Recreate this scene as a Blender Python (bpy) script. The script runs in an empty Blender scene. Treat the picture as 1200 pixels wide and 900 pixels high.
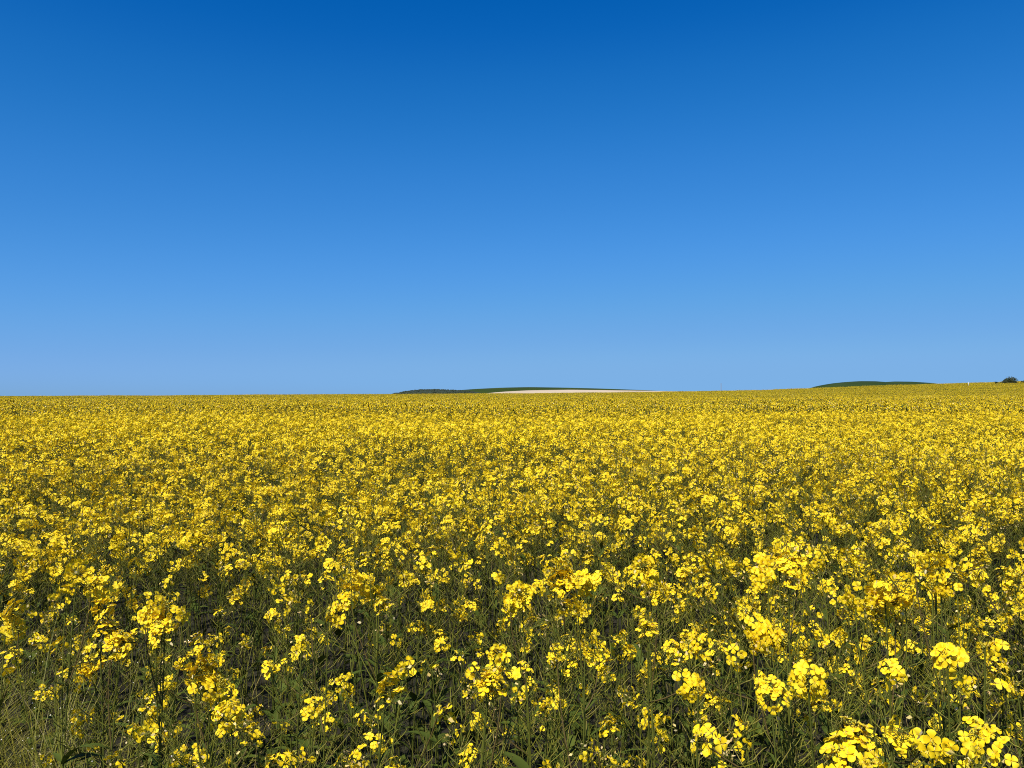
import bpy, math, numpy as np
from mathutils import Matrix, Vector, Quaternion

# ------------------------------------------------------------------ camera, world, sun, exposure
S = bpy.context.scene
C = S.collection
R = math.radians
CAM_Z, HORIZON, FOC = 1.48, 461.0, 900.0          # eye height; horizon row and focal length of the 1200x900 photograph
SUN_EL, SUN_ROT = R(52), R(208)

cam = bpy.data.objects.new('camera', bpy.data.cameras.new('camera')); C.objects.link(cam)
cam.data.sensor_width = 36; cam.data.lens = 27.0
cam.data.clip_start = 0.02; cam.data.clip_end = 20000
cam.location = (0, 0, CAM_Z)
cam.rotation_euler = (R(90) + math.atan((HORIZON - 450) / FOC), 0, 0)
S.camera = cam

W = bpy.data.worlds.new('World'); S.world = W; W.use_nodes = True
nt = W.node_tree; nt.nodes.clear()
sky = nt.nodes.new('ShaderNodeTexSky'); sky.sky_type = 'NISHITA'; sky.sun_disc = False
sky.sun_elevation = SUN_EL; sky.sun_rotation = SUN_ROT
sky.altitude = 100; sky.air_density = 0.75; sky.dust_density = 0.3; sky.ozone_density = 4.0
hsv = nt.nodes.new('ShaderNodeHueSaturation'); hsv.inputs['Saturation'].default_value = 1.2
bg = nt.nodes.new('ShaderNodeBackground'); bg.inputs['Strength'].default_value = 0.12
wo = nt.nodes.new('ShaderNodeOutputWorld')
def lin(v):
    v = v / 255; return v / 12.92 if v <= .04045 else ((v + .055) / 1.055) ** 2.4
EXPOSURE = 0.48; K = 2 ** -EXPOSURE
# grade of the sky's colour, channel by channel: a deep, clear-air blue that stays blue down to the horizon
GRADE = (((58, 4), (67, 27), (85, 56), (124, 90), (168, 113), (212, 125)),
         ((102, 94), (114, 112), (136, 134), (178, 160), (215, 171), (238, 177)),
         ((157, 178), (172, 194), (196, 214), (232, 229), (243, 229), (254, 230)))
cur = nt.nodes.new('ShaderNodeRGBCurve')
for ch in range(3):
    c = cur.mapping.curves[ch]; pts_ = [(lin(a), lin(b) * K) for a, b in GRADE[ch]]
    c.points[0].location = (0, 0); c.points[1].location = (1, pts_[-1][1])
    for p in pts_: c.points.new(*p)
    for p in c.points: p.handle_type = 'AUTO_CLAMPED'
cur.mapping.update()
def vscale(f):
    n = nt.nodes.new('ShaderNodeVectorMath'); n.operation = 'SCALE'; n.inputs['Scale'].default_value = f; return n
s1, s2 = vscale(0.12), vscale(1 / 0.12)
nt.links.new(sky.outputs[0], hsv.inputs['Color']); nt.links.new(hsv.outputs[0], s1.inputs[0]); nt.links.new(s1.outputs[0], cur.inputs['Color'])
nt.links.new(cur.outputs[0], s2.inputs[0]); nt.links.new(s2.outputs[0], bg.inputs[0]); nt.links.new(bg.outputs[0], wo.inputs[0])

sl = bpy.data.lights.new('sun', 'SUN'); sl.energy = 5.0; sl.angle = R(0.53); sl.color = (1.0, 0.95, 0.87)
sun = bpy.data.objects.new('sun', sl); C.objects.link(sun)
sdir = Vector((math.sin(SUN_ROT) * math.cos(SUN_EL), math.cos(SUN_ROT) * math.cos(SUN_EL), math.sin(SUN_EL)))
sun.rotation_euler = sdir.to_track_quat('Z', 'Y').to_euler(); sun.location = (-5, -8, 15)

S.view_settings.view_transform = 'Standard'; S.view_settings.look = 'None'
S.view_settings.exposure = EXPOSURE; S.view_settings.gamma = 1.0; S.view_settings.use_curve_mapping = False
S.render.engine = 'CYCLES'
S.cycles.max_bounces = 6; S.cycles.transparent_max_bounces = 4
S.cycles.use_denoising = False
S.cycles.pixel_filter_type = 'BLACKMAN_HARRIS'; S.cycles.filter_width = 1.05

rng = np.random.default_rng(7)
def U(a, b): return float(rng.uniform(a, b))

# ------------------------------------------------------------------ materials
def ramp_mat(name, cols, rough=0.6, trans=0.0, tcol=None, noise=None, obj_amt=0.0, spec=0.3, attr='island'):
    """Principled (+ translucent) with a colour picked per mesh island, optionally broken up by noise."""
    m = bpy.data.materials.new(name); m.use_nodes = True
    t = m.node_tree; t.nodes.clear(); N = t.nodes.new; L = t.links.new
    out = N('ShaderNodeOutputMaterial'); p = N('ShaderNodeBsdfPrincipled')
    p.inputs['Roughness'].default_value = rough; p.inputs['Specular IOR Level'].default_value = spec
    r = N('ShaderNodeValToRGB'); e = r.color_ramp.elements
    for i, c in enumerate(cols):
        pos = i / max(1, len(cols) - 1)
        if i < 2: el = e[i]; el.position = pos
        else: el = e.new(pos)
    for i, c in enumerate(cols):
        e[i].position = i / max(1, len(cols) - 1)
    for i, c in enumerate(cols): e[i].color = (*c, 1)
    if noise:
        tx = N('ShaderNodeTexNoise'); tx.inputs['Scale'].default_value = noise; tx.inputs['Detail'].default_value = 6
        co = N('ShaderNodeTexCoord'); L(co.outputs['Object'], tx.inputs['Vector'])
        mr = N('ShaderNodeMapRange'); mr.inputs[1].default_value = .3; mr.inputs[2].default_value = .7
        L(tx.outputs[0], mr.inputs[0]); fac = mr.outputs[0]
    else:
        g = N('ShaderNodeNewGeometry'); fac = g.outputs['Random Per Island']
        if obj_amt:
            oi = N('ShaderNodeObjectInfo'); ad = N('ShaderNodeMath'); ad.operation = 'MULTIPLY_ADD'
            ad.inputs[1].default_value = obj_amt; L(oi.outputs['Random'], ad.inputs[0]); L(fac, ad.inputs[2])
            fr = N('ShaderNodeMath'); fr.operation = 'FRACT'; L(ad.outputs[0], fr.inputs[0]); fac = fr.outputs[0]
    L(fac, r.inputs[0]); L(r.outputs[0], p.inputs['Base Color'])
    if trans:
        tr = N('ShaderNodeBsdfTranslucent'); mx = N('ShaderNodeMixShader'); mx.inputs[0].default_value = trans
        if tcol: tr.inputs[0].default_value = (*tcol, 1)
        else: L(r.outputs[0], tr.inputs[0])
        L(p.outputs[0], mx.inputs[1]); L(tr.outputs[0], mx.inputs[2]); L(mx.outputs[0], out.inputs[0])
    else: L(p.outputs[0], out.inputs[0])
    return m

M_PETAL = ramp_mat('petal', [(.83, .555, .006), (.89, .67, .014), (.86, .60, .008), (.91, .72, .035)], .55, .25, (.80, .50, .004), obj_amt=.37, spec=.2)
M_WILT = ramp_mat('withered_petal', [(.58, .40, .09), (.66, .52, .18), (.70, .58, .30), (.52, .33, .10)], .7, .2)
M_BUD = ramp_mat('bud', [(.30, .28, .03), (.45, .36, .03), (.22, .25, .04)], .5)
M_STEM = ramp_mat('stem', [(.075, .085, .010), (.13, .13, .016), (.05, .062, .010), (.095, .062, .020)], .6, spec=.15)
M_POD = ramp_mat('pod', [(.11, .115, .010), (.17, .16, .014), (.06, .07, .008), (.23, .19, .035)], .55, spec=.2)
M_LEAF = ramp_mat('leaf', [(.04, .06, .008), (.07, .09, .012), (.025, .04, .007)], .7, .1, spec=.12)
M_GRASS = ramp_mat('grass', [(.035, .05, .006), (.075, .085, .009), (.14, .13, .015), (.05, .062, .008), (.26, .20, .06)], .6, .1, spec=.15)
M_VERGE = ramp_mat('verge_grass', [(.11, .115, .010), (.17, .16, .014), (.20, .17, .02), (.12, .125, .010), (.34, .27, .11)], .55, .12, spec=.2)
M_SEED = ramp_mat('seed_speck', [(.55, .52, .42), (.45, .40, .22), (.62, .60, .55)], .7)
M_WOODY = ramp_mat('bark', [(.06, .045, .03), (.10, .08, .055)], .8)
M_CROWN = ramp_mat('bush_leaves', [(.025, .045, .015), (.05, .065, .02), (.07, .07, .02)], .5, .2)
M_POSTW = ramp_mat('weathered_wood', [(.22, .18, .16), (.32, .28, .26)], .8)
M_WHITE = ramp_mat('white_paint', [(.72, .70, .66), (.80, .79, .76)], .5)
M_SOIL = ramp_mat('soil', [(.010, .009, .005), (.020, .017, .008), (.014, .017, .006)], .9, noise=3.0)
M_WHEAT = ramp_mat('young_wheat', [(.022, .040, .002), (.034, .050, .003)], .8, noise=.012, spec=.1)
M_RIDGE = ramp_mat('ridge_pasture', [(.018, .036, .005), (.032, .050, .008)], .8, noise=.02, spec=.1)
M_CHALK = ramp_mat('bare_chalk_soil', [(.40, .32, .22), (.47, .38, .275)], .9, noise=.015, spec=.1)
M_WOODS = ramp_mat('far_woodland', [(.024, .034, .022), (.036, .046, .028), (.030, .040, .020)], .8, spec=.1)

# ------------------------------------------------------------------ mesh building
class MB:
    def __init__(s): s.v = []; s.f = []; s.n = 0
    def add(s, v, f, mat=0):
        v = np.asarray(v, float); f = np.asarray(f, int)
        s.v.append(v); s.f.append((f + s.n, mat)); s.n += len(v)
    def merge(s, o, M=None):
        for v in o.v: s.v.append(v if M is None else v @ M[:3, :3].T + M[:3, 3])
        for f, m in o.f: s.f.append((f + s.n, m))
        s.n += o.n
    def mesh(s, name, mats, smooth=True):
        me = bpy.data.meshes.new(name)
        v = np.concatenate(s.v); me.vertices.add(len(v)); me.vertices.foreach_set('co', v.astype('f4').ravel())
        nl = sum(f.size for f, m in s.f); nf = sum(len(f) for f, m in s.f)
        me.loops.add(nl); me.polygons.add(nf)
        me.loops.foreach_set('vertex_index', np.concatenate([f.ravel() for f, m in s.f]).astype('i4'))
        sizes = np.concatenate([np.full(len(f), f.shape[1]) for f, m in s.f])
        starts = np.concatenate([[0], np.cumsum(sizes)[:-1]])
        me.polygons.foreach_set('loop_start', starts.astype('i4'))
        for m in mats: me.materials.append(m)
        me.polygons.foreach_set('material_index', np.concatenate([np.full(len(f), m) for f, m in s.f]).astype('i4'))
        me.polygons.foreach_set('use_smooth', np.full(nf, smooth))
        me.update(calc_edges=True); me.validate()
        return me

def norm(a): a = np.asarray(a, float); return a / (np.linalg.norm(a) + 1e-12)
def frame(axis, spin=0.0):
    z = norm(axis); h = np.array([1., 0, 0]) if abs(z[0]) < .9 else np.array([0, 1., 0])
    x = norm(np.cross(h, z)); y = np.cross(z, x); c, s_ = math.cos(spin), math.sin(spin)
    return np.stack([x * c + y * s_, -x * s_ + y * c, z], 1)
def mat4(pos, axis, spin=0., sc=1.):
    M = np.eye(4); M[:3, :3] = frame(axis, spin) * sc; M[:3, 3] = pos; return M

def tube(mb, pts, r0, r1, sides=4, mat=0):
    pts = np.asarray(pts, float); n = len(pts)
    d = np.gradient(pts, axis=0); rad = np.linspace(r0, r1, n); ang = np.arange(sides) * 2 * math.pi / sides
    F0 = frame(d[0]); v = []
    x = F0[:, 0]
    for i in range(n):
        z = norm(d[i]); x = norm(x - z * np.dot(x, z)); y = np.cross(z, x)
        v.append(pts[i] + rad[i] * (np.cos(ang)[:, None] * x + np.sin(ang)[:, None] * y))
    v = np.concatenate(v); i, k = np.meshgrid(np.arange(n - 1), np.arange(sides), indexing='ij')
    a = i * sides + k; b = i * sides + (k + 1) % sides
    mb.add(v, np.stack([a, b, b + sides, a + sides], -1).reshape(-1, 4), mat)

def bez(p0, p1, p2, n):
    t = np.linspace(0, 1, n)[:, None]; p0, p1, p2 = map(np.asarray, (p0, p1, p2))
    return (1 - t) ** 2 * p0 + 2 * t * (1 - t) * p1 + t * t * p2

# strips three points wide for blades and leaves
def strip(mb, pts, widths, side, mat=0, fold=0.0):
    pts = np.asarray(pts, float); n = len(pts); w = np.asarray(widths)[:, None] * .5
    s_ = norm(side); up = norm(np.cross(s_, norm(pts[-1] - pts[0])))
    if fold:
        v = np.concatenate([pts - s_ * w + up * w * fold, pts, pts + s_ * w + up * w * fold]); q = []
        for i in range(n - 1): q += [(i, n + i, n + i + 1, i + 1), (n + i, 2 * n + i, 2 * n + i + 1, n + i + 1)]
    else:
        v = np.concatenate([pts - s_ * w, pts + s_ * w]); q = [(i, n + i, n + i + 1, i + 1) for i in range(n - 1)]
    mb.add(v, q, mat)

# one petal of a rape flower: 3x4 points, cupped
def petal_pts(full):
    if not full:
        return np.array([(.0008, 0, .0005), (.0062, -.0049, .0012), (.0090, 0, .0004), (.0062, .0049, .0012)]), np.array([(0, 1, 2, 3)])
    rows = [(.0006, .0007, 0), (.0034, .0028, .0012), (.0064, .0046, .0016), (.0085, .0027, .0000)]
    v = []
    for r, w, z in rows: v += [(r, -w, z + .0006), (r + (.0005 if r > .007 else 0), 0, z), (r, w, z + .0006)]
    q = [(3 * i + j, 3 * i + j + 1, 3 * i + j + 4, 3 * i + j + 3) for i in range(3) for j in range(2)]
    return np.array(v), np.array(q)
def flower(lod):
    mb = MB()
    if lod == 2:
        mb.add(np.array([(.0075, 0, .0015), (0, .0075, 0), (-.0075, 0, .0015), (0, -.0075, 0)]), [(0, 1, 2, 3)], 0); return mb
    v, q = petal_pts(lod == 0)
    for k in range(4):
        a = k * math.pi / 2 + U(-.12, .12); tilt = U(-.35, .5); sc = U(.88, 1.1)
        c, s_ = math.cos(tilt), math.sin(tilt); w = v * sc
        w = np.stack([w[:, 0] * c - w[:, 2] * s_, w[:, 1], w[:, 0] * s_ + w[:, 2] * c], 1)
        w = np.stack([w[:, 0] * math.cos(a) - w[:, 1] * math.sin(a), w[:, 0] * math.sin(a) + w[:, 1] * math.cos(a), w[:, 2]], 1)
        mb.add(w, q, 0)
    if lod == 0:      # stamens
        for k in range(5):
            a = k * 1.257; mb.add([(0.0008 * math.cos(a), .0008 * math.sin(a), 0), (.0016 * math.cos(a + .3), .0016 * math.sin(a + .3), .004), (.0022 * math.cos(a), .0022 * math.sin(a), .0036)], [(0, 1, 2)], 3)
    return mb
FLOWERS = {l: [flower(l) for _ in range(6)] for l in (0, 1, 2)}
OCT_V = np.array([(1, 0, 0), (0, 1, 0), (-1, 0, 0), (0, -1, 0), (0, 0, 1), (0, 0, -1)], float)
OCT_F = np.array([(0, 1, 4), (1, 2, 4), (2, 3, 4), (3, 0, 4), (1, 0, 5), (2, 1, 5), (3, 2, 5), (0, 3, 5)])
# flower head: buds in the middle, open flowers in a ring below, a few withered petals lowest. slots: petal, stem, bud, withered
HEAD_MATS = [M_PETAL, M_STEM, M_BUD, M_WILT]
def head(n, size, wilt, lod):
    mb = MB(); up = np.array([0, 0, 1.])
    if lod < 2:
        nb = max(3, int(n * .6)) if lod == 0 else 4
        for i in range(nb):
            a = i * 2.4; r = .0035 * math.sqrt(i) * size * .8; z = .004 - r * .35 + U(-.001, .001)
            mb.add(OCT_V * np.array([.0014, .0014, .0026]) * U(.8, 1.2) + (r * math.cos(a), r * math.sin(a), z), OCT_F, 2)
        tube(mb, [(0, 0, -.06 * size), (0, 0, -.03 * size), (0, 0, .002)], .0014, .0009, 3, 1)
    gap = U(0, 6.28)
    for i in range(n):
        if n > 8 and rng.random() < .16: continue
        t = min(1.15, max(.02, (i + .6) / n + U(-.14, .16))); a = i * 2.399 + U(-.3, .3) + gap; r = (.008 + .018 * t ** .7) * size * U(.8, 1.15)
        z = (-.001 - .038 * t ** 1.3) * size + U(-.009, .007)
        out = np.array([math.cos(a), math.sin(a), 0]); p = out * r + up * z
        nrm = norm(out * (0.15 + .55 * t) + up * U(.6, 1.1) + rng.normal(0, .22, 3))
        mb.merge(FLOWERS[lod][int(rng.integers(6))], mat4(p, nrm, U(0, 6.28), U(.9, 1.12) * (1.15 if lod == 2 else 1)))
        if lod == 0: tube(mb, bez((0, 0, z - .014), p * .6 + up * (z - .010) * .4, p - nrm * .001, 3), .0007, .0006, 3, 1)
    for i in range(wilt):
        a = U(0, 6.28); r = U(.006, .026) * size; z = U(-.075, -.03) * size
        v = np.array([(0, -.0022, 0), (.005, -.002, -.002), (.0065, .002, -.004), (0.001, .0022, 0)]) * U(.7, 1.25)
        M = mat4((r * math.cos(a), r * math.sin(a), z), rng.normal(0, 1, 3)); mb.add(v @ M[:3, :3].T + M[:3, 3], [(0, 1, 2, 3)], 3)
    return mb
# kinds of head: 0-3 large, 4-7 middling, 8-10 a few flowers, 11-12 fading
HEAD_KINDS = [(26, 1.05, 5), (22, 1.0, 4), (30, 1.1, 4), (20, .95, 7), (13, .85, 5), (15, .9, 4), (11, .8, 6), (14, .85, 8), (5, .6, 4), (7, .7, 5), (4, .55, 3), (4, .7, 12), (6, .75, 10)]
LARGE, MIDDLE, SMALL, FADING = (0, 1, 2, 3), (4, 5, 6, 7), (8, 9, 10), (11, 12)
HEADS = {l: [head(n, s_, int(w * .7) if l < 2 else w // 3, l) for n, s_, w in HEAD_KINDS] for l in (0, 1, 2)}

# one rape plant as plain numbers; realised at the detail its distance needs
def plant_spec(H, heads_top=(), branches=3, spread=1.0, lean=None, kinds=MIDDLE + SMALL, pods=1.0, leaves=6, low=.72):
    lean = np.array([U(-.09, .09), U(-.09, .09)]) * H if lean is None else np.asarray(lean, float)
    top = np.array([lean[0], lean[1], H]); mid = np.array([lean[0] * .25 + U(-.02, .02), lean[1] * .25 + U(-.02, .02), H * .55])
    main = bez((0, 0, 0), mid, top, 9); sp = dict(tubes=[(main, .0030, .0013)], heads=[], pods=[], leaves=[])
    def pod_row(line, a, b, n, row):
        for i in range(n):
            t = a + (b - a) * i / max(1, n - 1) + U(-.01, .01); t = min(max(t, 0), .985); k = t * (len(line) - 1); j = int(k); f = k - j
            p = line[j] * (1 - f) + line[min(j + 1, len(line) - 1)] * f; d = norm(line[min(j + 1, len(line) - 1)] - line[j])
            az = i * 2.4 + U(-.4, .4); o = np.array([math.cos(az), math.sin(az), 0]); up_ = U(.45, 1.2)
            sp['pods'].append((p, norm(o + d * up_), U(.022, .048) * (1 - .45 * i / max(1, n)), U(.010, .018), row))
    ax = norm(main[-1] - main[-2] + rng.normal(0, .12, 3))
    sp['heads'].append((main[-1], ax, int(heads_top[0]) if heads_top else int(rng.choice(kinds)), U(.9, 1.1)))
    pod_row(main, .66, .95, int(19 * pods), 0)
    az0 = U(0, 6.28)
    for b in range(branches):
        t = U(.42, .82) if b else U(.7, .85); k = t * 8; j = int(k); p = main[j] + (main[j + 1] - main[j]) * (k - j)
        az = az0 + b * 2.4 + U(-.4, .4); o = np.array([math.cos(az), math.sin(az), 0])
        zt = H * U(low, .99); rad = U(.05, .16) * spread
        end = np.array([main[-1][0] * .9, main[-1][1] * .9, 0]) + o * rad; end[2] = max(zt, p[2] + .08)
        line = bez(p, p + o * rad * .8 + np.array([0, 0, (end[2] - p[2]) * .35]), end, 7)
        sp['tubes'].append((line, .0017, .0010))
        kk = int(heads_top[b + 1]) if len(heads_top) > b + 1 else int(rng.choice(kinds))
        sp['heads'].append((line[-1], norm(line[-1] - line[-2] + rng.normal(0, .15, 3)), kk, U(.85, 1.1)))
        pod_row(line, .3, .95, int(14 * pods), b + 1)
        if rng.random() < .8: sp['leaves'].append((p, norm(o + np.array([0, 0, U(0, .8)])), U(.04, .09), U(.008, .018), U(.0, .5)))
    for i in range(leaves):
        t = U(.06, .74); k = t * 8; j = int(k); p = main[j]; az = i * 2.4 + U(-.5, .5)
        L = U(.06, .16) * (1.15 - .6 * t)
        sp['leaves'].append((p, norm((math.cos(az), math.sin(az), U(.1, 1.1))), L, L * U(.2, .4), U(.2, .9)))
    return sp

def spec_parts(sp, lod):
    """stem, pods, foliage as three mesh builders"""
    st, pds, lf = MB(), {}, MB()
    for line, r0, r1 in sp['tubes']:
        tube(st, line if lod == 0 else line[::2 if lod == 1 else 3], r0 * (1 if lod < 2 else 1.3), r1 * (1 if lod < 2 else 1.5), 5 if lod == 0 else 3)
    for i, (p, d, L, ped, row) in enumerate(sp['pods']):
        pd = pds.setdefault(row, MB())
        if lod == 2 and i % 3: continue
        a = p + d * ped; b = a + norm(d + np.array([0, 0, .35])) * L
        if lod == 0:
            tube(pd, [p, a], .0006, .0006, 3); bow = rng.normal(0, .14, 3) * L; tube(pd, bez(a, a * .5 + b * .5 + d * L * .12 + bow, b + bow * .3, 5), .0012, .0006, 3)
        else: tube(pd, [p, a * .5 + b * .5 + d * .003, b], .0010 if lod == 1 else .002, .0009, 3)
    for i, (p, d, L, w, droop) in enumerate(sp['leaves']):
        if lod == 2 and i % 2: continue
        side = np.cross(d, (0, 0, 1.)); e = p + d * L; e = e - np.array([0, 0, droop * L * .6])
        n = 6 if lod == 0 else 4
        pts = bez(p, p + d * L * .55 + np.array([0, 0, .1 * L]), e, n); tt = np.linspace(0, 1, n)
        strip(lf, pts, w * (.35 + 1.3 * tt ** .6 * (1 - tt) ** .6 * 1.5) * (1 - tt * .9), side, 0, .3 if lod == 0 else 0)
    return st, list(pds.values()), lf

def plant_joined(sp, lod):
    mb = MB()                                                # slots: petal, stem, bud, withered, pod, leaf
    st, pds, lf = spec_parts(sp, lod)
    for part, slot in [(st, 1), (lf, 5)] + [(p, 4) for p in pds]:
        part.f = [(f, slot) for f, m in part.f]
        if part.n: mb.merge(part)
    for pos, ax, k, sc in sp['heads']: mb.merge(HEADS[lod][k], mat4(pos, ax, U(0, 6.28), sc))
    return mb
ALL_MATS = HEAD_MATS + [M_POD, M_LEAF]

def link(name, me, parent=None):
    o = bpy.data.objects.new(name, me); C.objects.link(o)
    if parent is not None: o.parent = parent
    return o

# ------------------------------------------------------------------ terrain: one sheet to the horizon
CREST = 170.0
CX = np.array([-400, -113, -75, -56, -25, 0, 37, 56, 68, 77, 90, 104, 113, 150, 400.])
CE = np.array([-.0052, -.0048, -.0034, -.0022, -.0014, -.0006, .0018, .0038, .0067, .0087, .0111, .0135, .0160, .0195, .0255])
CROP_H = 1.02
def terrain(x, y):
    x = np.asarray(x, float); y = np.asarray(y, float)
    zc = CAM_Z + CREST * np.interp(x, CX, CE) - CROP_H
    t = np.clip(y / CREST, 0, 1); ramp = t ** 1.15
    z = zc * ramp - .10 * np.sin(np.clip(y, 0, CREST) / CREST * math.pi) ** 2
    over = np.clip((y - CREST) / 260, 0, 1); over = over * over * (3 - 2 * over)
    z = z - over * (28 + zc)
    return z
gx = np.unique(np.concatenate([np.linspace(-6, 6, 25), np.linspace(-200, 200, 121), np.linspace(-7000, 7000, 41)]))
gy = np.unique(np.concatenate([np.linspace(-6, 10, 33), np.linspace(10, 450, 120), np.linspace(450, 9000, 30), np.linspace(-2000, -6, 12)]))
X, Y = np.meshgrid(gx, gy); v = np.stack([X, Y, terrain(X, Y)], -1).reshape(-1, 3)
i, j = np.meshgrid(np.arange(len(gy) - 1), np.arange(len(gx) - 1), indexing='ij'); a = i * len(gx) + j
mb = MB(); mb.add(v, np.stack([a, a + 1, a + 1 + len(gx), a + len(gx)], -1).reshape(-1, 4))
gr = link('ground', mb.mesh('ground', [M_SOIL])); gr['kind'] = 'structure'

# ------------------------------------------------------------------ far hills beyond the crest
def ray(px, py, d): return np.array([(px - 600) / FOC * d, d, CAM_Z - (py - HORIZON) / FOC * d])
def mound(name, prof, D, depth, mat, base=-30.0, bumps=0.0):
    px = np.array([p[0] for p in prof], float); py = np.array([p[1] for p in prof], float)
    xs = np.linspace(px[0], px[-1], 160)
    top = np.interp(xs, px, py); k = np.ones(7) / 7; top = np.convolve(np.pad(top, 3, 'edge'), k, 'valid')
    z = CAM_Z - (top - HORIZON) / FOC * D + (rng.normal(0, bumps, len(xs)) if bumps else 0)
    rows = np.linspace(-1, 1, 31); v = []
    for r in rows:
        b = math.cos(r * math.pi / 2) ** 1.2
        v.append(np.stack([(xs - 600) / FOC * D, np.full(len(xs), D + r * depth), base + (z - base) * b], 1))
    v = np.concatenate(v); n = len(xs); i, j = np.meshgrid(np.arange(30), np.arange(n - 1), indexing='ij'); a = i * n + j
    mb = MB(); mb.add(v, np.stack([a, a + 1, a + 1 + n, a + n], -1).reshape(-1, 4))
    o = link(name, mb.mesh(name, [mat])); o['kind'] = 'structure'
    return lambda u, r: (float(np.interp(u, xs, (xs - 600) / FOC * D)), D + r * depth, base + (float(np.interp(u, xs, z)) - base) * math.cos(r * math.pi / 2) ** 1.2)
mound('green_hill', [(500, 468), (520, 460.5), (540, 457), (560, 455.6), (590, 454.2), (620, 453.6), (660, 454.2), (700, 455.2), (740, 456.6), (770, 457.9), (800, 460), (840, 464)], 2700, 500, M_WHEAT)
mound('pale_field', [(540, 467), (556, 462.6), (570, 460.8), (590, 459.0), (615, 457.6), (640, 457.0), (670, 456.7), (710, 457.2), (745, 457.7), (780, 458.2), (815, 459.2), (850, 464)], 2100, 300, M_CHALK)
woodpt = mound('wooded_hill', [(440, 468), (462, 462), (478, 458.8), (490, 457.4), (505, 456.8), (525, 457.2), (540, 458), (560, 459.5), (600, 466)], 2500, 350, M_WOODS)
mound('pasture_ridge', [(948, 462), (959, 455.5), (968, 451.2), (980, 448.9), (994, 447.4), (1008, 446.6), (1021, 446.7), (1034, 447.8), (1054, 451), (1076, 457)], 1500, 300, M_RIDGE)
mound('grassy_ridge', [(1000, 462), (1017, 451), (1033, 448.0), (1048, 447.0), (1063, 447.2), (1082, 448.4), (1100, 451), (1128, 458)], 1650, 300, M_RIDGE)

# woodland on the left hill: a far wood that reads as one mass
def ico():
    import bmesh
    b = bmesh.new(); bmesh.ops.create_icosphere(b, subdivisions=2, radius=1)
    v = np.array([x.co[:] for x in b.verts]); f = np.array([[q.index for q in p.verts] for p in b.faces]); b.free(); return v, f
IV, IF = ico()
mb = MB()
for _ in range(520):
    u = U(464, 556); r = U(-.75, .1); x, y, z = woodpt(u, r); s_ = U(2.0, 4.0)
    vv = IV * (1 + rng.normal(0, .14, (len(IV), 1))) * s_ * np.array([1.1, 1.1, .75]) + (x + U(-3, 3), y, z + .1 * s_); mb.add(vv, IF)
o = link('woodland', mb.mesh('woodland', [M_WOODS], False)); o['kind'] = 'stuff'; o['label'] = 'dark distant wood covering the left end of the far hill'; o['category'] = 'woodland'

# ------------------------------------------------------------------ bushes and posts on the crest
def ground_at(x, y): return float(terrain(x, y))
def thing(name, label, cat, loc, group=None):
    o = bpy.data.objects.new(name, None); C.objects.link(o); o.location = loc; o.empty_display_size = .1
    o['label'] = label; o['category'] = cat
    if group: o['group'] = group
    return o
def bush(px, wpx, top_py, d, label, seed_n):
    x = (px - 600) / FOC * d; gz = ground_at(x, d); top = CAM_Z - (top_py - HORIZON) / FOC * d
    w = wpx / FOC * d * .5; h = top - gz
    root = thing('hawthorn_bush', label, 'bush', (x, d, gz), 'bushes along the far crest')
    tr = MB(); cr = MB()
    for k in range(6):
        a = k * 1.05; e = np.array([math.cos(a) * w * .55, math.sin(a) * w * .5, h * U(.6, .8)])
        tube(tr, bez((U(-.1, .1), U(-.1, .1), -.1), e * (.3, .3, .6), e, 5), .07, .02, 5)
    lobes = [(np.array([U(-.55, .55) * w, U(-.5, .5) * w, h * U(.35, .7)]), U(.3, .5) * w) for _ in range(11)] + [(np.array([0, 0, h * .62]), .55 * w)]
    n = 0
    while n < seed_n:
        c, rr = lobes[int(rng.integers(len(lobes)))]; dd = norm(rng.normal(0, 1, 3)) * rr * U(.5, 1.05)
        p = c + dd * (1, 1, .8)
        e = (p[0] / w) ** 2 + (p[1] / w) ** 2 + (max(p[2], 0) / h) ** 2.4
        if e > 1 + U(-.08, .06) or p[2] < .1: continue
        s_ = U(.05, .11); F = frame(norm(dd + rng.normal(0, .7, 3)), U(0, 6.28))
        q = np.array([(-1, 0, 0), (0, -.6, .1), (1, 0, 0), (0, .6, .1)]) * s_
        cr.add(q @ F.T + p, [(0, 1, 2, 3)]); n += 1
    link('trunk', tr.mesh('bush_trunk', [M_WOODY]), root); link('crown', cr.mesh('bush_crown', [M_CROWN], False), root)
bush(1183, 23, 440.6, 158, 'rounded dark green bush standing alone on the field crest', 5200)
bush(1167.5, 7, 444.6, 158, 'small low bush just left of the rounded dark bush', 900)
bush(1202, 12, 443.5, 160, 'dark bush cut off by the right edge of the picture', 2200)

# slim far posts on the crest
x, y = (845 - 600) / FOC * 176, 176.0; gz = ground_at(x, y); topz = CAM_Z - (449.2 - HORIZON) / FOC * 176
r = thing('marker_post', 'slim grey wooden post rising above the crest in the gap between far hills', 'post', (x, y, gz))
m1 = MB(); tube(m1, [(0, 0, -.2), (0, 0, (topz - gz) * .6), (0, 0, topz - gz)], .065, .055, 8); link('shaft', m1.mesh('post_shaft', [M_POSTW]), r)
m2 = MB(); tube(m2, [(0, 0, topz - gz), (0, 0, topz - gz + .03), (0, 0, topz - gz + .06)], .07, .01, 8); link('cap', m2.mesh('post_cap', [M_POSTW]), r)
x, y = (1135 - 600) / FOC * 150, 150.0; gz = ground_at(x, y); topz = CAM_Z - (447.7 - HORIZON) / FOC * 150
r = thing('marker_post', 'tiny white marker stake showing above the yellow crop near the right crest', 'post', (x, y, gz))
m1 = MB(); tube(m1, [(0, 0, -.2), (0, 0, topz - gz - .35)], .03, .03, 6); link('shaft', m1.mesh('stake_shaft', [M_WHITE]), r)
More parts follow.
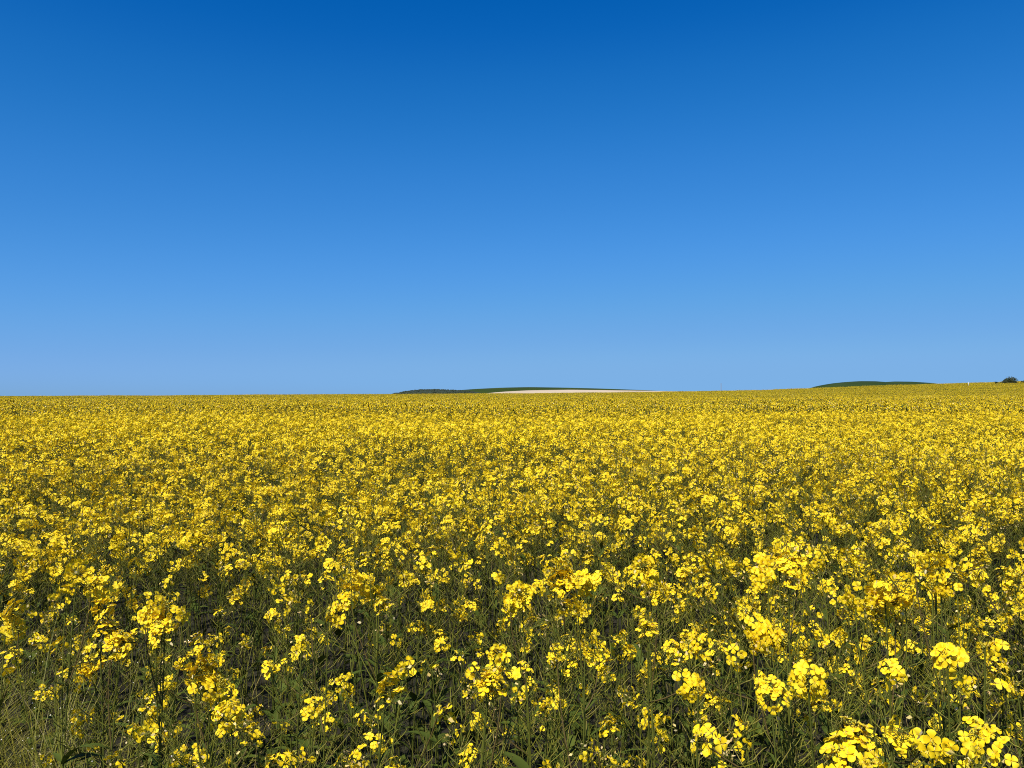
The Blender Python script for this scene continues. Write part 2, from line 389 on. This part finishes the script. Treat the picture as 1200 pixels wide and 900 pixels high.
m2 = MB(); m2.add([(-.05, -.012, topz - gz - .4), (.05, -.012, topz - gz - .4), (.05, -.012, topz - gz), (-.05, -.012, topz - gz), (-.05, .012, topz - gz - .4), (.05, .012, topz - gz - .4), (.05, .012, topz - gz), (-.05, .012, topz - gz)],
       [(0, 1, 2, 3), (7, 6, 5, 4), (0, 4, 5, 1), (3, 2, 6, 7), (1, 5, 6, 2), (0, 3, 7, 4)]); link('marker_plate', m2.mesh('stake_plate', [M_WHITE], False), r)

# ------------------------------------------------------------------ individual rape plants: the nearest 300
HEAD_MESH = [h.mesh('flower_head', HEAD_MATS) for h in HEADS[0]]
def plant_meshes(sp):
    st, pds, lf = spec_parts(sp, 0)
    return st.mesh('stem', [M_STEM]), [p.mesh('seed_pods', [M_POD]) for p in pds if p.n], lf.mesh('foliage', [M_LEAF]) if lf.n else None
def build_plant(sp, label, group, loc, rz=0.0, sc=1.0, meshes=None):
    root = thing('rapeseed_plant', label, 'rapeseed plant', loc, group); root.rotation_euler = (0, 0, rz); root.scale = (sc,) * 3
    st, pds, lf = meshes or plant_meshes(sp)
    link('stem', st, root)
    for pd in pds: link('seed_pods', pd, root)
    if lf: link('foliage', lf, root)
    for pos, ax, k, s_ in sp['heads']:
        h = link('flower_head', HEAD_MESH[k], root); h.matrix_local = Matrix(mat4(pos, ax, U(0, 6.28), s_).tolist())
    return root
def copy_plant(src, label, loc, rz, sc):
    r = src.copy(); C.objects.link(r); r.location = loc; r.rotation_euler = (0, 0, rz); r.scale = (sc,) * 3; r['label'] = label
    for ch in src.children:
        c = ch.copy(); C.objects.link(c); c.parent = r
    return r

GROUP = 'rapeseed plants along the near edge of the field'
# px, py and width of the flower cluster in the photograph, distance, label
HEROES = [
 (1000, 846, 62, .90, 'rapeseed plant carrying the highest head of the broad flower mass at bottom right'),
 (1040, 862, 44, .87, 'rapeseed plant with large open flowers on the right side of the bottom right flower mass'),
 (978, 880, 66, .84, 'rapeseed plant with the lowest and brightest head of the bottom right flower mass'),
 (1022, 893, 40, .83, 'rapeseed plant with a head cut by the bottom edge in the bottom right flower mass'),
 (945, 800, 50, 1.05, 'rapeseed plant with stacked flowers just above the broad bottom right flower mass'),
 (455, 795, 46, 1.25, 'rapeseed plant with one round flower head alone over dark stems, bottom centre-left'),
 (575, 783, 64, 1.25, 'rapeseed plant with a wide sloping pair of flower heads at bottom centre'),
 (685, 762, 40, 1.38, 'rapeseed plant with a single compact head right of the wide sloping pair'),
 (806, 752, 40, 1.38, 'rapeseed plant with a ragged upright head, upper of two right of bottom centre'),
 (817, 808, 42, 1.28, 'rapeseed plant with a loose head below the ragged upright head right of bottom centre'),
 (711, 840, 28, 1.40, 'short rapeseed plant with a small head, left of two low ones at the bottom'),
 (767, 843, 28, 1.36, 'short rapeseed plant with a round little head, right of two low ones at the bottom'),
 (641, 829, 24, 1.45, 'short rapeseed plant with five open flowers below the wide sloping pair'),
 (272, 826, 46, 1.42, 'rapeseed plant with a drooping column of flowers near the bottom left'),
 (252, 772, 60, 1.50, 'rapeseed plant with a broken cluster above the drooping flower column at left'),
 (371, 821, 30, 1.50, 'rapeseed plant with a narrow head between the drooping column and the lone round head'),
 (346, 880, 36, 1.40, 'low rapeseed plant with a head at the very bottom, left of centre'),
 (467, 889, 34, 1.36, 'low rapeseed plant with a head touching the bottom edge under the lone round head'),
 (541, 882, 22, 1.50, 'low rapeseed plant with a few flowers at the bottom edge under the sloping pair'),
 (145, 741, 48, 1.52, 'rapeseed plant with a full rounded head, lowest of the big left clump'),
 (117, 706, 46, 1.55, 'rapeseed plant with a pointed bright head in the middle of the big left clump'),
 (92, 668, 56, 1.60, 'rapeseed plant topping the big left clump with a tall bright head'),
 (196, 708, 58, 1.65, 'rapeseed plant with two side by side heads right of the big left clump'),
 (163, 846, 22, 1.62, 'short rapeseed plant with a single small head beside the grass at bottom left'),
 (112, 782, 44, 1.62, 'rapeseed plant with thin scattered flowers under the big left clump'),
 (386, 716, 34, 1.62, 'rapeseed plant with a short dense head standing alone in dark stems left of centre'),
 (355, 748, 24, 1.62, 'rapeseed plant with a small head below the short dense head left of centre'),
 (611, 696, 46, 1.60, 'rapeseed plant with a deep golden head hanging in the middle of the picture'),
 (668, 662, 60, 1.72, 'rapeseed plant with open starry flowers just right above the golden middle head'),
 (676, 705, 32, 1.66, 'rapeseed plant with a neat round head right of the golden middle head'),
 (757, 662, 44, 1.78, 'rapeseed plant with a tall leaning flower column right of the middle'),
 (758, 729, 34, 1.62, 'rapeseed plant with a small faint head under the tall leaning column'),
 (922, 652, 62, 1.55, 'tall rapeseed plant with a branching bright top, right of centre'),
 (895, 668, 40, 1.60, 'rapeseed plant with a dense head tucked left of the branching bright top'),
 (905, 742, 60, 1.36, 'rapeseed plant with heads one above another over the bottom right flower mass'),
 (900, 800, 44, 1.22, 'rapeseed plant with a golden head left of the stacked flowers at bottom right'),
 (1035, 690, 84, 1.42, 'rapeseed plant with a very wide low cluster, right of the middle'),
 (1100, 655, 64, 1.50, 'tall rapeseed plant with a domed bright top near the right edge'),
 (1040, 780, 38, 1.24, 'rapeseed plant with a row of small flowers between right edge heads and bottom mass'),
 (1108, 765, 50, 1.25, 'rapeseed plant with a stepped bright head near the lower right edge'),
 (1152, 756, 38, 1.28, 'rapeseed plant with a flat head second from the lower right edge'),
 (1140, 858, 54, 1.05, 'rapeseed plant with an airy tall cluster in the bottom right corner'),
 (1188, 800, 40, 1.15, 'rapeseed plant cut by the right edge with pale gold flowers'),
 (10, 713, 40, 1.70, 'rapeseed plant cut by the left edge of the picture with one flat head'),
 (434, 680, 60, 1.85, 'rapeseed plant with a long loose spray of flowers left of the golden middle head'),
]
occupied = []
count = 0
for px, py, w, d, label in HEROES:
    p = ray(px, py, d); Wm = w / FOC * d
    kind, kw = (SMALL, .042) if Wm < .034 else ((MIDDLE, .056) if Wm < .058 else (LARGE, .068))
    top = [int(rng.choice(kind))]
    extra = 0 if Wm < .075 else (1 if Wm < .085 else (2 if Wm < .1 else 4))
    top = top + [int(rng.choice(LARGE + MIDDLE)) for _ in range(extra)]
    lean = np.array([U(-.06, .06), U(-.03, .08)])
    base = (p[0] - lean[0], p[1] - lean[1]); gz = ground_at(*base); H = p[2] - gz
    low = int(rng.integers(1, 3))
    sp = plant_spec(H, top, extra + low, 1.0, lean, kinds=FADING + SMALL, leaves=7)
    # bring the heads of the visible cluster together round the top
    for b in range(1, extra + 1):
        line, r0, r1 = sp['tubes'][b]; az = b * 2.4 + px; rr = Wm * U(.24, .42)
        e = sp['tubes'][0][0][-1] + np.array([math.cos(az) * rr, math.sin(az) * rr * .8, -U(.0, .05)])
        new = bez(line[0], line[0] * .35 + e * .65 + np.array([math.cos(az), math.sin(az), 0]) * .02, e, 7)
        shift = new - line; sp['tubes'][b] = (new, r0, r1)
        hp, ax, k, s_ = sp['heads'][b]; sp['heads'][b] = (e, norm(ax + np.array([math.cos(az), math.sin(az), 0]) * .25), k, s_)
    sc0 = min(1.12, max(.7, Wm / kw)) if extra == 0 else .95
    hp, ax, k, s_ = sp['heads'][0]; sp['heads'][0] = (hp, ax, k, sc0)
    sp['pods'] = [q for q in sp['pods']]
    build_plant(sp, label, GROUP, (base[0], base[1], gz)); occupied.append(base); count += 1

# the field's edge: where the crop begins, as y over x
EX = np.array([-8, -4, -1.85, -1.05, -.62, 0, .35, .6, 1.5, 3, 8]); EY = np.array([4.2, 3.4, 2.6, 2.05, 1.3, 1.12, .95, .85, .7, .6, .5])
def edge(x): return np.interp(x, EX, EY)
# plain plants: 20 forms, copied
FORMS = []
for k in range(20):
    short = k < 8
    sp = plant_spec(U(.62, .84) if short else U(.86, 1.04), (), int(rng.integers(1, 4)) if short else int(rng.integers(2, 6)), 1.0,
                    kinds=(SMALL + FADING + FADING) if short else (MIDDLE + MIDDLE + SMALL + SMALL + FADING), leaves=11 if short else 9, pods=1.15)
    FORMS.append((short, sp, plant_meshes(sp)))
firsts = {}
cell = .155; cand = []
for gyi in np.arange(.55, 4.2, cell):
    for gxi in np.arange(-4.5, 4.5, cell):
        x = gxi + U(-.07, .07); y = gyi + U(-.07, .07)
        if y < edge(x) or abs(x) > .72 * y + .12: continue
        if any((x - a) ** 2 + (y - b) ** 2 < .003 for a, b in occupied): continue
        cand.append((math.hypot(x, y * 1.02), x, y))
cand.sort(); near = cand[:300 - count]
LIMIT = near[-1][0]
SHORT_LABEL = 'plain short rapeseed plant, mostly green stems and pods with few yellow flowers'
TALL_LABEL = 'plain rapeseed plant with several small yellow heads in the crowd of near stems'
for dist, x, y in near:
    short = (y - edge(x)) < .95 or rng.random() < .22
    k = int(rng.integers(0, 8)) if short else int(rng.integers(8, 20))
    loc = (x, y, ground_at(x, y)); rz, sc = U(0, 6.28), U(.9, 1.06); lab = SHORT_LABEL if short else TALL_LABEL
    if k in firsts: copy_plant(firsts[k], lab, loc, rz, sc)
    else: firsts[k] = build_plant(FORMS[k][1], lab, GROUP, loc, rz, sc, FORMS[k][2])

# ------------------------------------------------------------------ the rest of the crop: one object, instanced by distance
protos = {0: [], 1: [], 2: [], 3: []}
def proto(lod, mb):
    protos[lod].append(bpy.data.objects.new('rapeseed_form', mb.mesh('rapeseed_form', ALL_MATS)))
def crop_spec():
    return plant_spec(U(.88, 1.06), (), int(rng.integers(3, 7)), 1.0, kinds=LARGE + MIDDLE + MIDDLE + SMALL + FADING, leaves=4, low=.62)
for k in range(14): proto(0, plant_joined(crop_spec(), 1))
for k in range(14): proto(1, plant_joined(crop_spec(), 2))
def simple_head(mb, p, size, n):
    for _ in range(n):
        q = p + rng.normal(0, 1, 3) * size * np.array([.42, .42, .34]); F = frame(norm(rng.normal(0, .7, 3) + (0, 0, .7)), U(0, 6.28)); s_ = U(.28, .5) * size
        mb.add(np.array([(s_, 0, .15 * s_), (0, s_, 0), (-s_, 0, .15 * s_), (0, -s_, 0)]) @ F.T + q, [(0, 1, 2, 3)], 0 if rng.random() < .93 else 3)
def patch(side, per_m2, quads, size, stems):
    mb = MB(); n = int(side * side * per_m2)
    for _ in range(n):
        b = np.array([U(-.5, .5) * side, U(-.5, .5) * side, 0]); H = U(.86, 1.08); lean = np.array([U(-.08, .08), U(-.08, .08), 0])
        top = b + lean + (0, 0, H)
        tube(mb, [b + (0, 0, .2), top], .006 if stems else .009, .003, 3, 1)
        simple_head(mb, top - (0, 0, .02), size, quads)
        for k in range(int(rng.integers(2, 5))):
            a = U(0, 6.28); r_ = U(.05, .17); e = top + (math.cos(a) * r_, math.sin(a) * r_, -U(.0, .28))
            simple_head(mb, e, size * .8, max(2, quads - 2))
            if stems: tube(mb, [b + lean * .6 + (0, 0, H * .6), e], .0035, .0025, 3, 4)
        for k in range(3 if stems else 5):    # pods and leaves seen as slips of green
            a = U(0, 6.28); z = U(.45, .98) * H; p = b + lean * .6 + (0, 0, z); d = np.array([math.cos(a), math.sin(a), U(.3, 1)]) * U(.06, .14)
            strip(mb, [p, p + d * .6, p + d], [.012, .022, .006], np.cross(d, (0, 0, 1.)) + (1e-4, 0, 0), 5 if k else 4)
    return mb
for k in range(8): proto(2, patch(1.2, 40, 7, .035, True))
for k in range(6): proto(3, patch(3.0, 32, 4, .040, False))

def smooth_noise(x, y, sc, seed):
    r_ = np.random.default_rng(seed); tbl = r_.random((64, 64)); fx, fy = x / sc, y / sc
    i, j = math.floor(fx), math.floor(fy); u, v_ = fx - i, fy - j; u = u * u * (3 - 2 * u); v_ = v_ * v_ * (3 - 2 * v_)
    g = lambda a, b: tbl[a % 64, b % 64]
    return (g(i, j) * (1 - u) + g(i + 1, j) * u) * (1 - v_) + (g(i, j + 1) * (1 - u) + g(i + 1, j + 1) * u) * v_
pts, lods, rots, scls = [], [], [], []
def put(x, y, lod, tilt=.05):
    n1 = smooth_noise(x, y, 1.3, 1); n2 = smooth_noise(x, y, 5., 2)
    zs = .86 + .17 * n1 + .11 * n2 + U(-.03, .03) + ((U(0, .08) + .14 * (smooth_noise(x / 2.6, y, 9., 4) - .5)) if lod > 1 else 0)
    pts.append((x, y, ground_at(x, y))); lods.append(lod); rots.append((U(-tilt, tilt), U(-tilt, tilt), U(0, 6.28)))
    scls.append((1, 1, zs) if lod > 1 else (zs ** .5, zs ** .5, zs))
for dist, x, y in cand[300 - count:]: put(x, y, 0)
MID, FAR, END = 7.0, 18.0, 45.0
taken = {(round(x, 3), round(y, 3)) for _, x, y in cand}
for y in np.arange(-1.0, FAR, cell):
    for x in np.arange(-.80 * y - 4, .80 * y + 4, cell):
        xx, yy = x + U(-.07, .07), y + U(-.07, .07)
        inview = abs(xx) <= .72 * yy + .12
        if yy < max(.5, edge(xx)) + .02 or (inview and yy < 4.2): continue
        if smooth_noise(xx, yy, .8, 5) < .12 and rng.random() < .5: continue
        put(xx, yy, 0 if yy < MID else 1)
for y in np.arange(FAR, END, 1.15):
    for x in np.arange(-.72 * y - 5, .72 * y + 5, 1.15): put(x + U(-.1, .1), y + U(-.1, .1), 2, 0)
for y in np.arange(END + .8, CREST + 26, 2.8):
    for x in np.arange(-.72 * y - 12, .72 * y + 12, 2.8):
        if rng.random() < 1 - (y - END) / 38:                 # the two kinds of patch mingle, so no seam shows
            for k in range(4): put(x + (k % 2 - .5) * 1.3 + U(-.1, .1), y + (k // 2 - .5) * 1.3 + U(-.1, .1), 2, 0)
        else: put(x + U(-.2, .2), y + U(-.2, .2), 3, 0)

me = bpy.data.meshes.new('rapeseed_crop'); me.from_pydata(pts, [], [])
for nm, ty, data in (('lod', 'INT', np.array(lods, 'i4')), ('rot', 'FLOAT_VECTOR', np.array(rots, 'f4').ravel()), ('scl', 'FLOAT_VECTOR', np.array(scls, 'f4').ravel()),
                     ('pick', 'INT', rng.integers(0, 1000, len(pts)).astype('i4'))):
    at = me.attributes.new(nm, ty, 'POINT'); at.data.foreach_set('value' if ty == 'INT' else 'vector', data)
crop = link('rapeseed_crop', me); crop['kind'] = 'stuff'; crop['category'] = 'crop'; crop['label'] = 'dense yellow rapeseed in bloom filling the field to its crest'
ng = bpy.data.node_groups.new('crop_scatter', 'GeometryNodeTree')
ng.interface.new_socket('Geometry', in_out='INPUT', socket_type='NodeSocketGeometry'); ng.interface.new_socket('Geometry', in_out='OUTPUT', socket_type='NodeSocketGeometry')
N = ng.nodes.new; L = ng.links.new; gi = N('NodeGroupInput'); go = N('NodeGroupOutput'); jall = N('GeometryNodeJoinGeometry')
def named(nm, ty):
    n = N('GeometryNodeInputNamedAttribute'); n.data_type = ty; n.inputs['Name'].default_value = nm; return n.outputs['Attribute']
a_lod, a_rot, a_scl, a_pick = named('lod', 'INT'), named('rot', 'FLOAT_VECTOR'), named('scl', 'FLOAT_VECTOR'), named('pick', 'INT')
e2r = N('FunctionNodeEulerToRotation'); L(a_rot, e2r.inputs[0])
for lod, obs in protos.items():
    cmpn = N('FunctionNodeCompare'); cmpn.data_type = 'INT'; cmpn.operation = 'EQUAL'
    L(a_lod, [s_ for s_ in cmpn.inputs if s_.enabled and s_.type == 'INT'][0]); [s_ for s_ in cmpn.inputs if s_.enabled and s_.type == 'INT'][1].default_value = lod
    j = N('GeometryNodeJoinGeometry')
    for o in obs:
        oi = N('GeometryNodeObjectInfo'); oi.inputs['Object'].default_value = o; oi.inputs['As Instance'].default_value = False
        g2 = N('GeometryNodeGeometryToInstance'); L(oi.outputs['Geometry'], g2.inputs[0]); L(g2.outputs[0], j.inputs[0])
    mo = N('FunctionNodeIntegerMath'); mo.operation = 'MODULO'; L(a_pick, mo.inputs[0]); mo.inputs[1].default_value = len(obs)
    ip = N('GeometryNodeInstanceOnPoints'); ip.inputs['Pick Instance'].default_value = True
    L(gi.outputs[0], ip.inputs['Points']); L(cmpn.outputs[0], ip.inputs['Selection']); L(j.outputs[0], ip.inputs['Instance']); L(mo.outputs[0], ip.inputs['Instance Index'])
    L(e2r.outputs[0], ip.inputs['Rotation']); L(a_scl, ip.inputs['Scale']); L(ip.outputs[0], jall.inputs[0])
L(jall.outputs[0], go.inputs[0])
md = crop.modifiers.new('scatter', 'NODES'); md.node_group = ng

# ------------------------------------------------------------------ grasses
def blade(mb, x, y, z, L_, w, az, bend, mat=0, n=5):
    o = np.array([math.cos(az), math.sin(az), 0]); p0 = np.array([x, y, z]); p2 = p0 + o * L_ * bend + np.array([0, 0, L_ * math.sqrt(max(.05, 1 - bend ** 2))])
    p1 = p0 + np.array([0, 0, L_ * .6]) + o * L_ * bend * .15
    t = np.linspace(0, 1, n); strip(mb, bez(p0, p1, p2, n), w * (1 - t ** 1.6) + .0003, (-o[1], o[0], U(-.3, .3)), mat)
mb = MB()
n = 0
while n < 3600:
    y = .7 + 5.5 * rng.random() ** 1.3; x = U(-.75, .75) * y
    if y < edge(x): continue
    blade(mb, x, y, ground_at(x, y), U(.3, .85), U(.0012, .0030), U(0, 6.28), U(.15, .93)); n += 1
tg = link('tall_grass', mb.mesh('tall_grass', [M_GRASS])); tg['kind'] = 'stuff'; tg['category'] = 'grass'; tg['label'] = 'long thin green grass growing up between the rapeseed stems'

mb = MB(); n = 0
while n < 16000:
    x = U(-4.0, 1.5); y = U(-.6, 3.4)
    dd = edge(x) - y
    if dd < -.12 or dd > 2.2: continue
    if x > -.55 and rng.random() < .6: continue
    r_ = math.hypot(x, y)
    if r_ < .5: continue
    hh = ((.36 + .50 * max(0., 1 - abs(dd - .25) / .9)) if x < -.62 else .28) * U(.6, 1.08)
    if rng.random() < .10: hh *= 1.1
    clump = smooth_noise(x, y, .22, 9) * 6.28 * 1.5
    blade(mb, x, y, ground_at(x, y), hh, U(.0014, .0036), clump + U(-1.1, 1.1), U(.4, .96)); n += 1
k = 0
while k < 900:
    x = U(-3, -.3); y = U(.6, 3.2); dd = edge(x) - y
    if dd < -.2 or dd > 1.0: continue
    mb.add(OCT_V * U(.0012, .003) + (x, y, ground_at(x, y) + U(.25, .72)), OCT_F, 1); k += 1
vg = link('verge_grass', mb.mesh('verge_grass', [M_VERGE, M_SEED])); vg['kind'] = 'stuff'; vg['category'] = 'grass'; vg['label'] = 'olive rough grass with pale specks at the bottom left field edge'
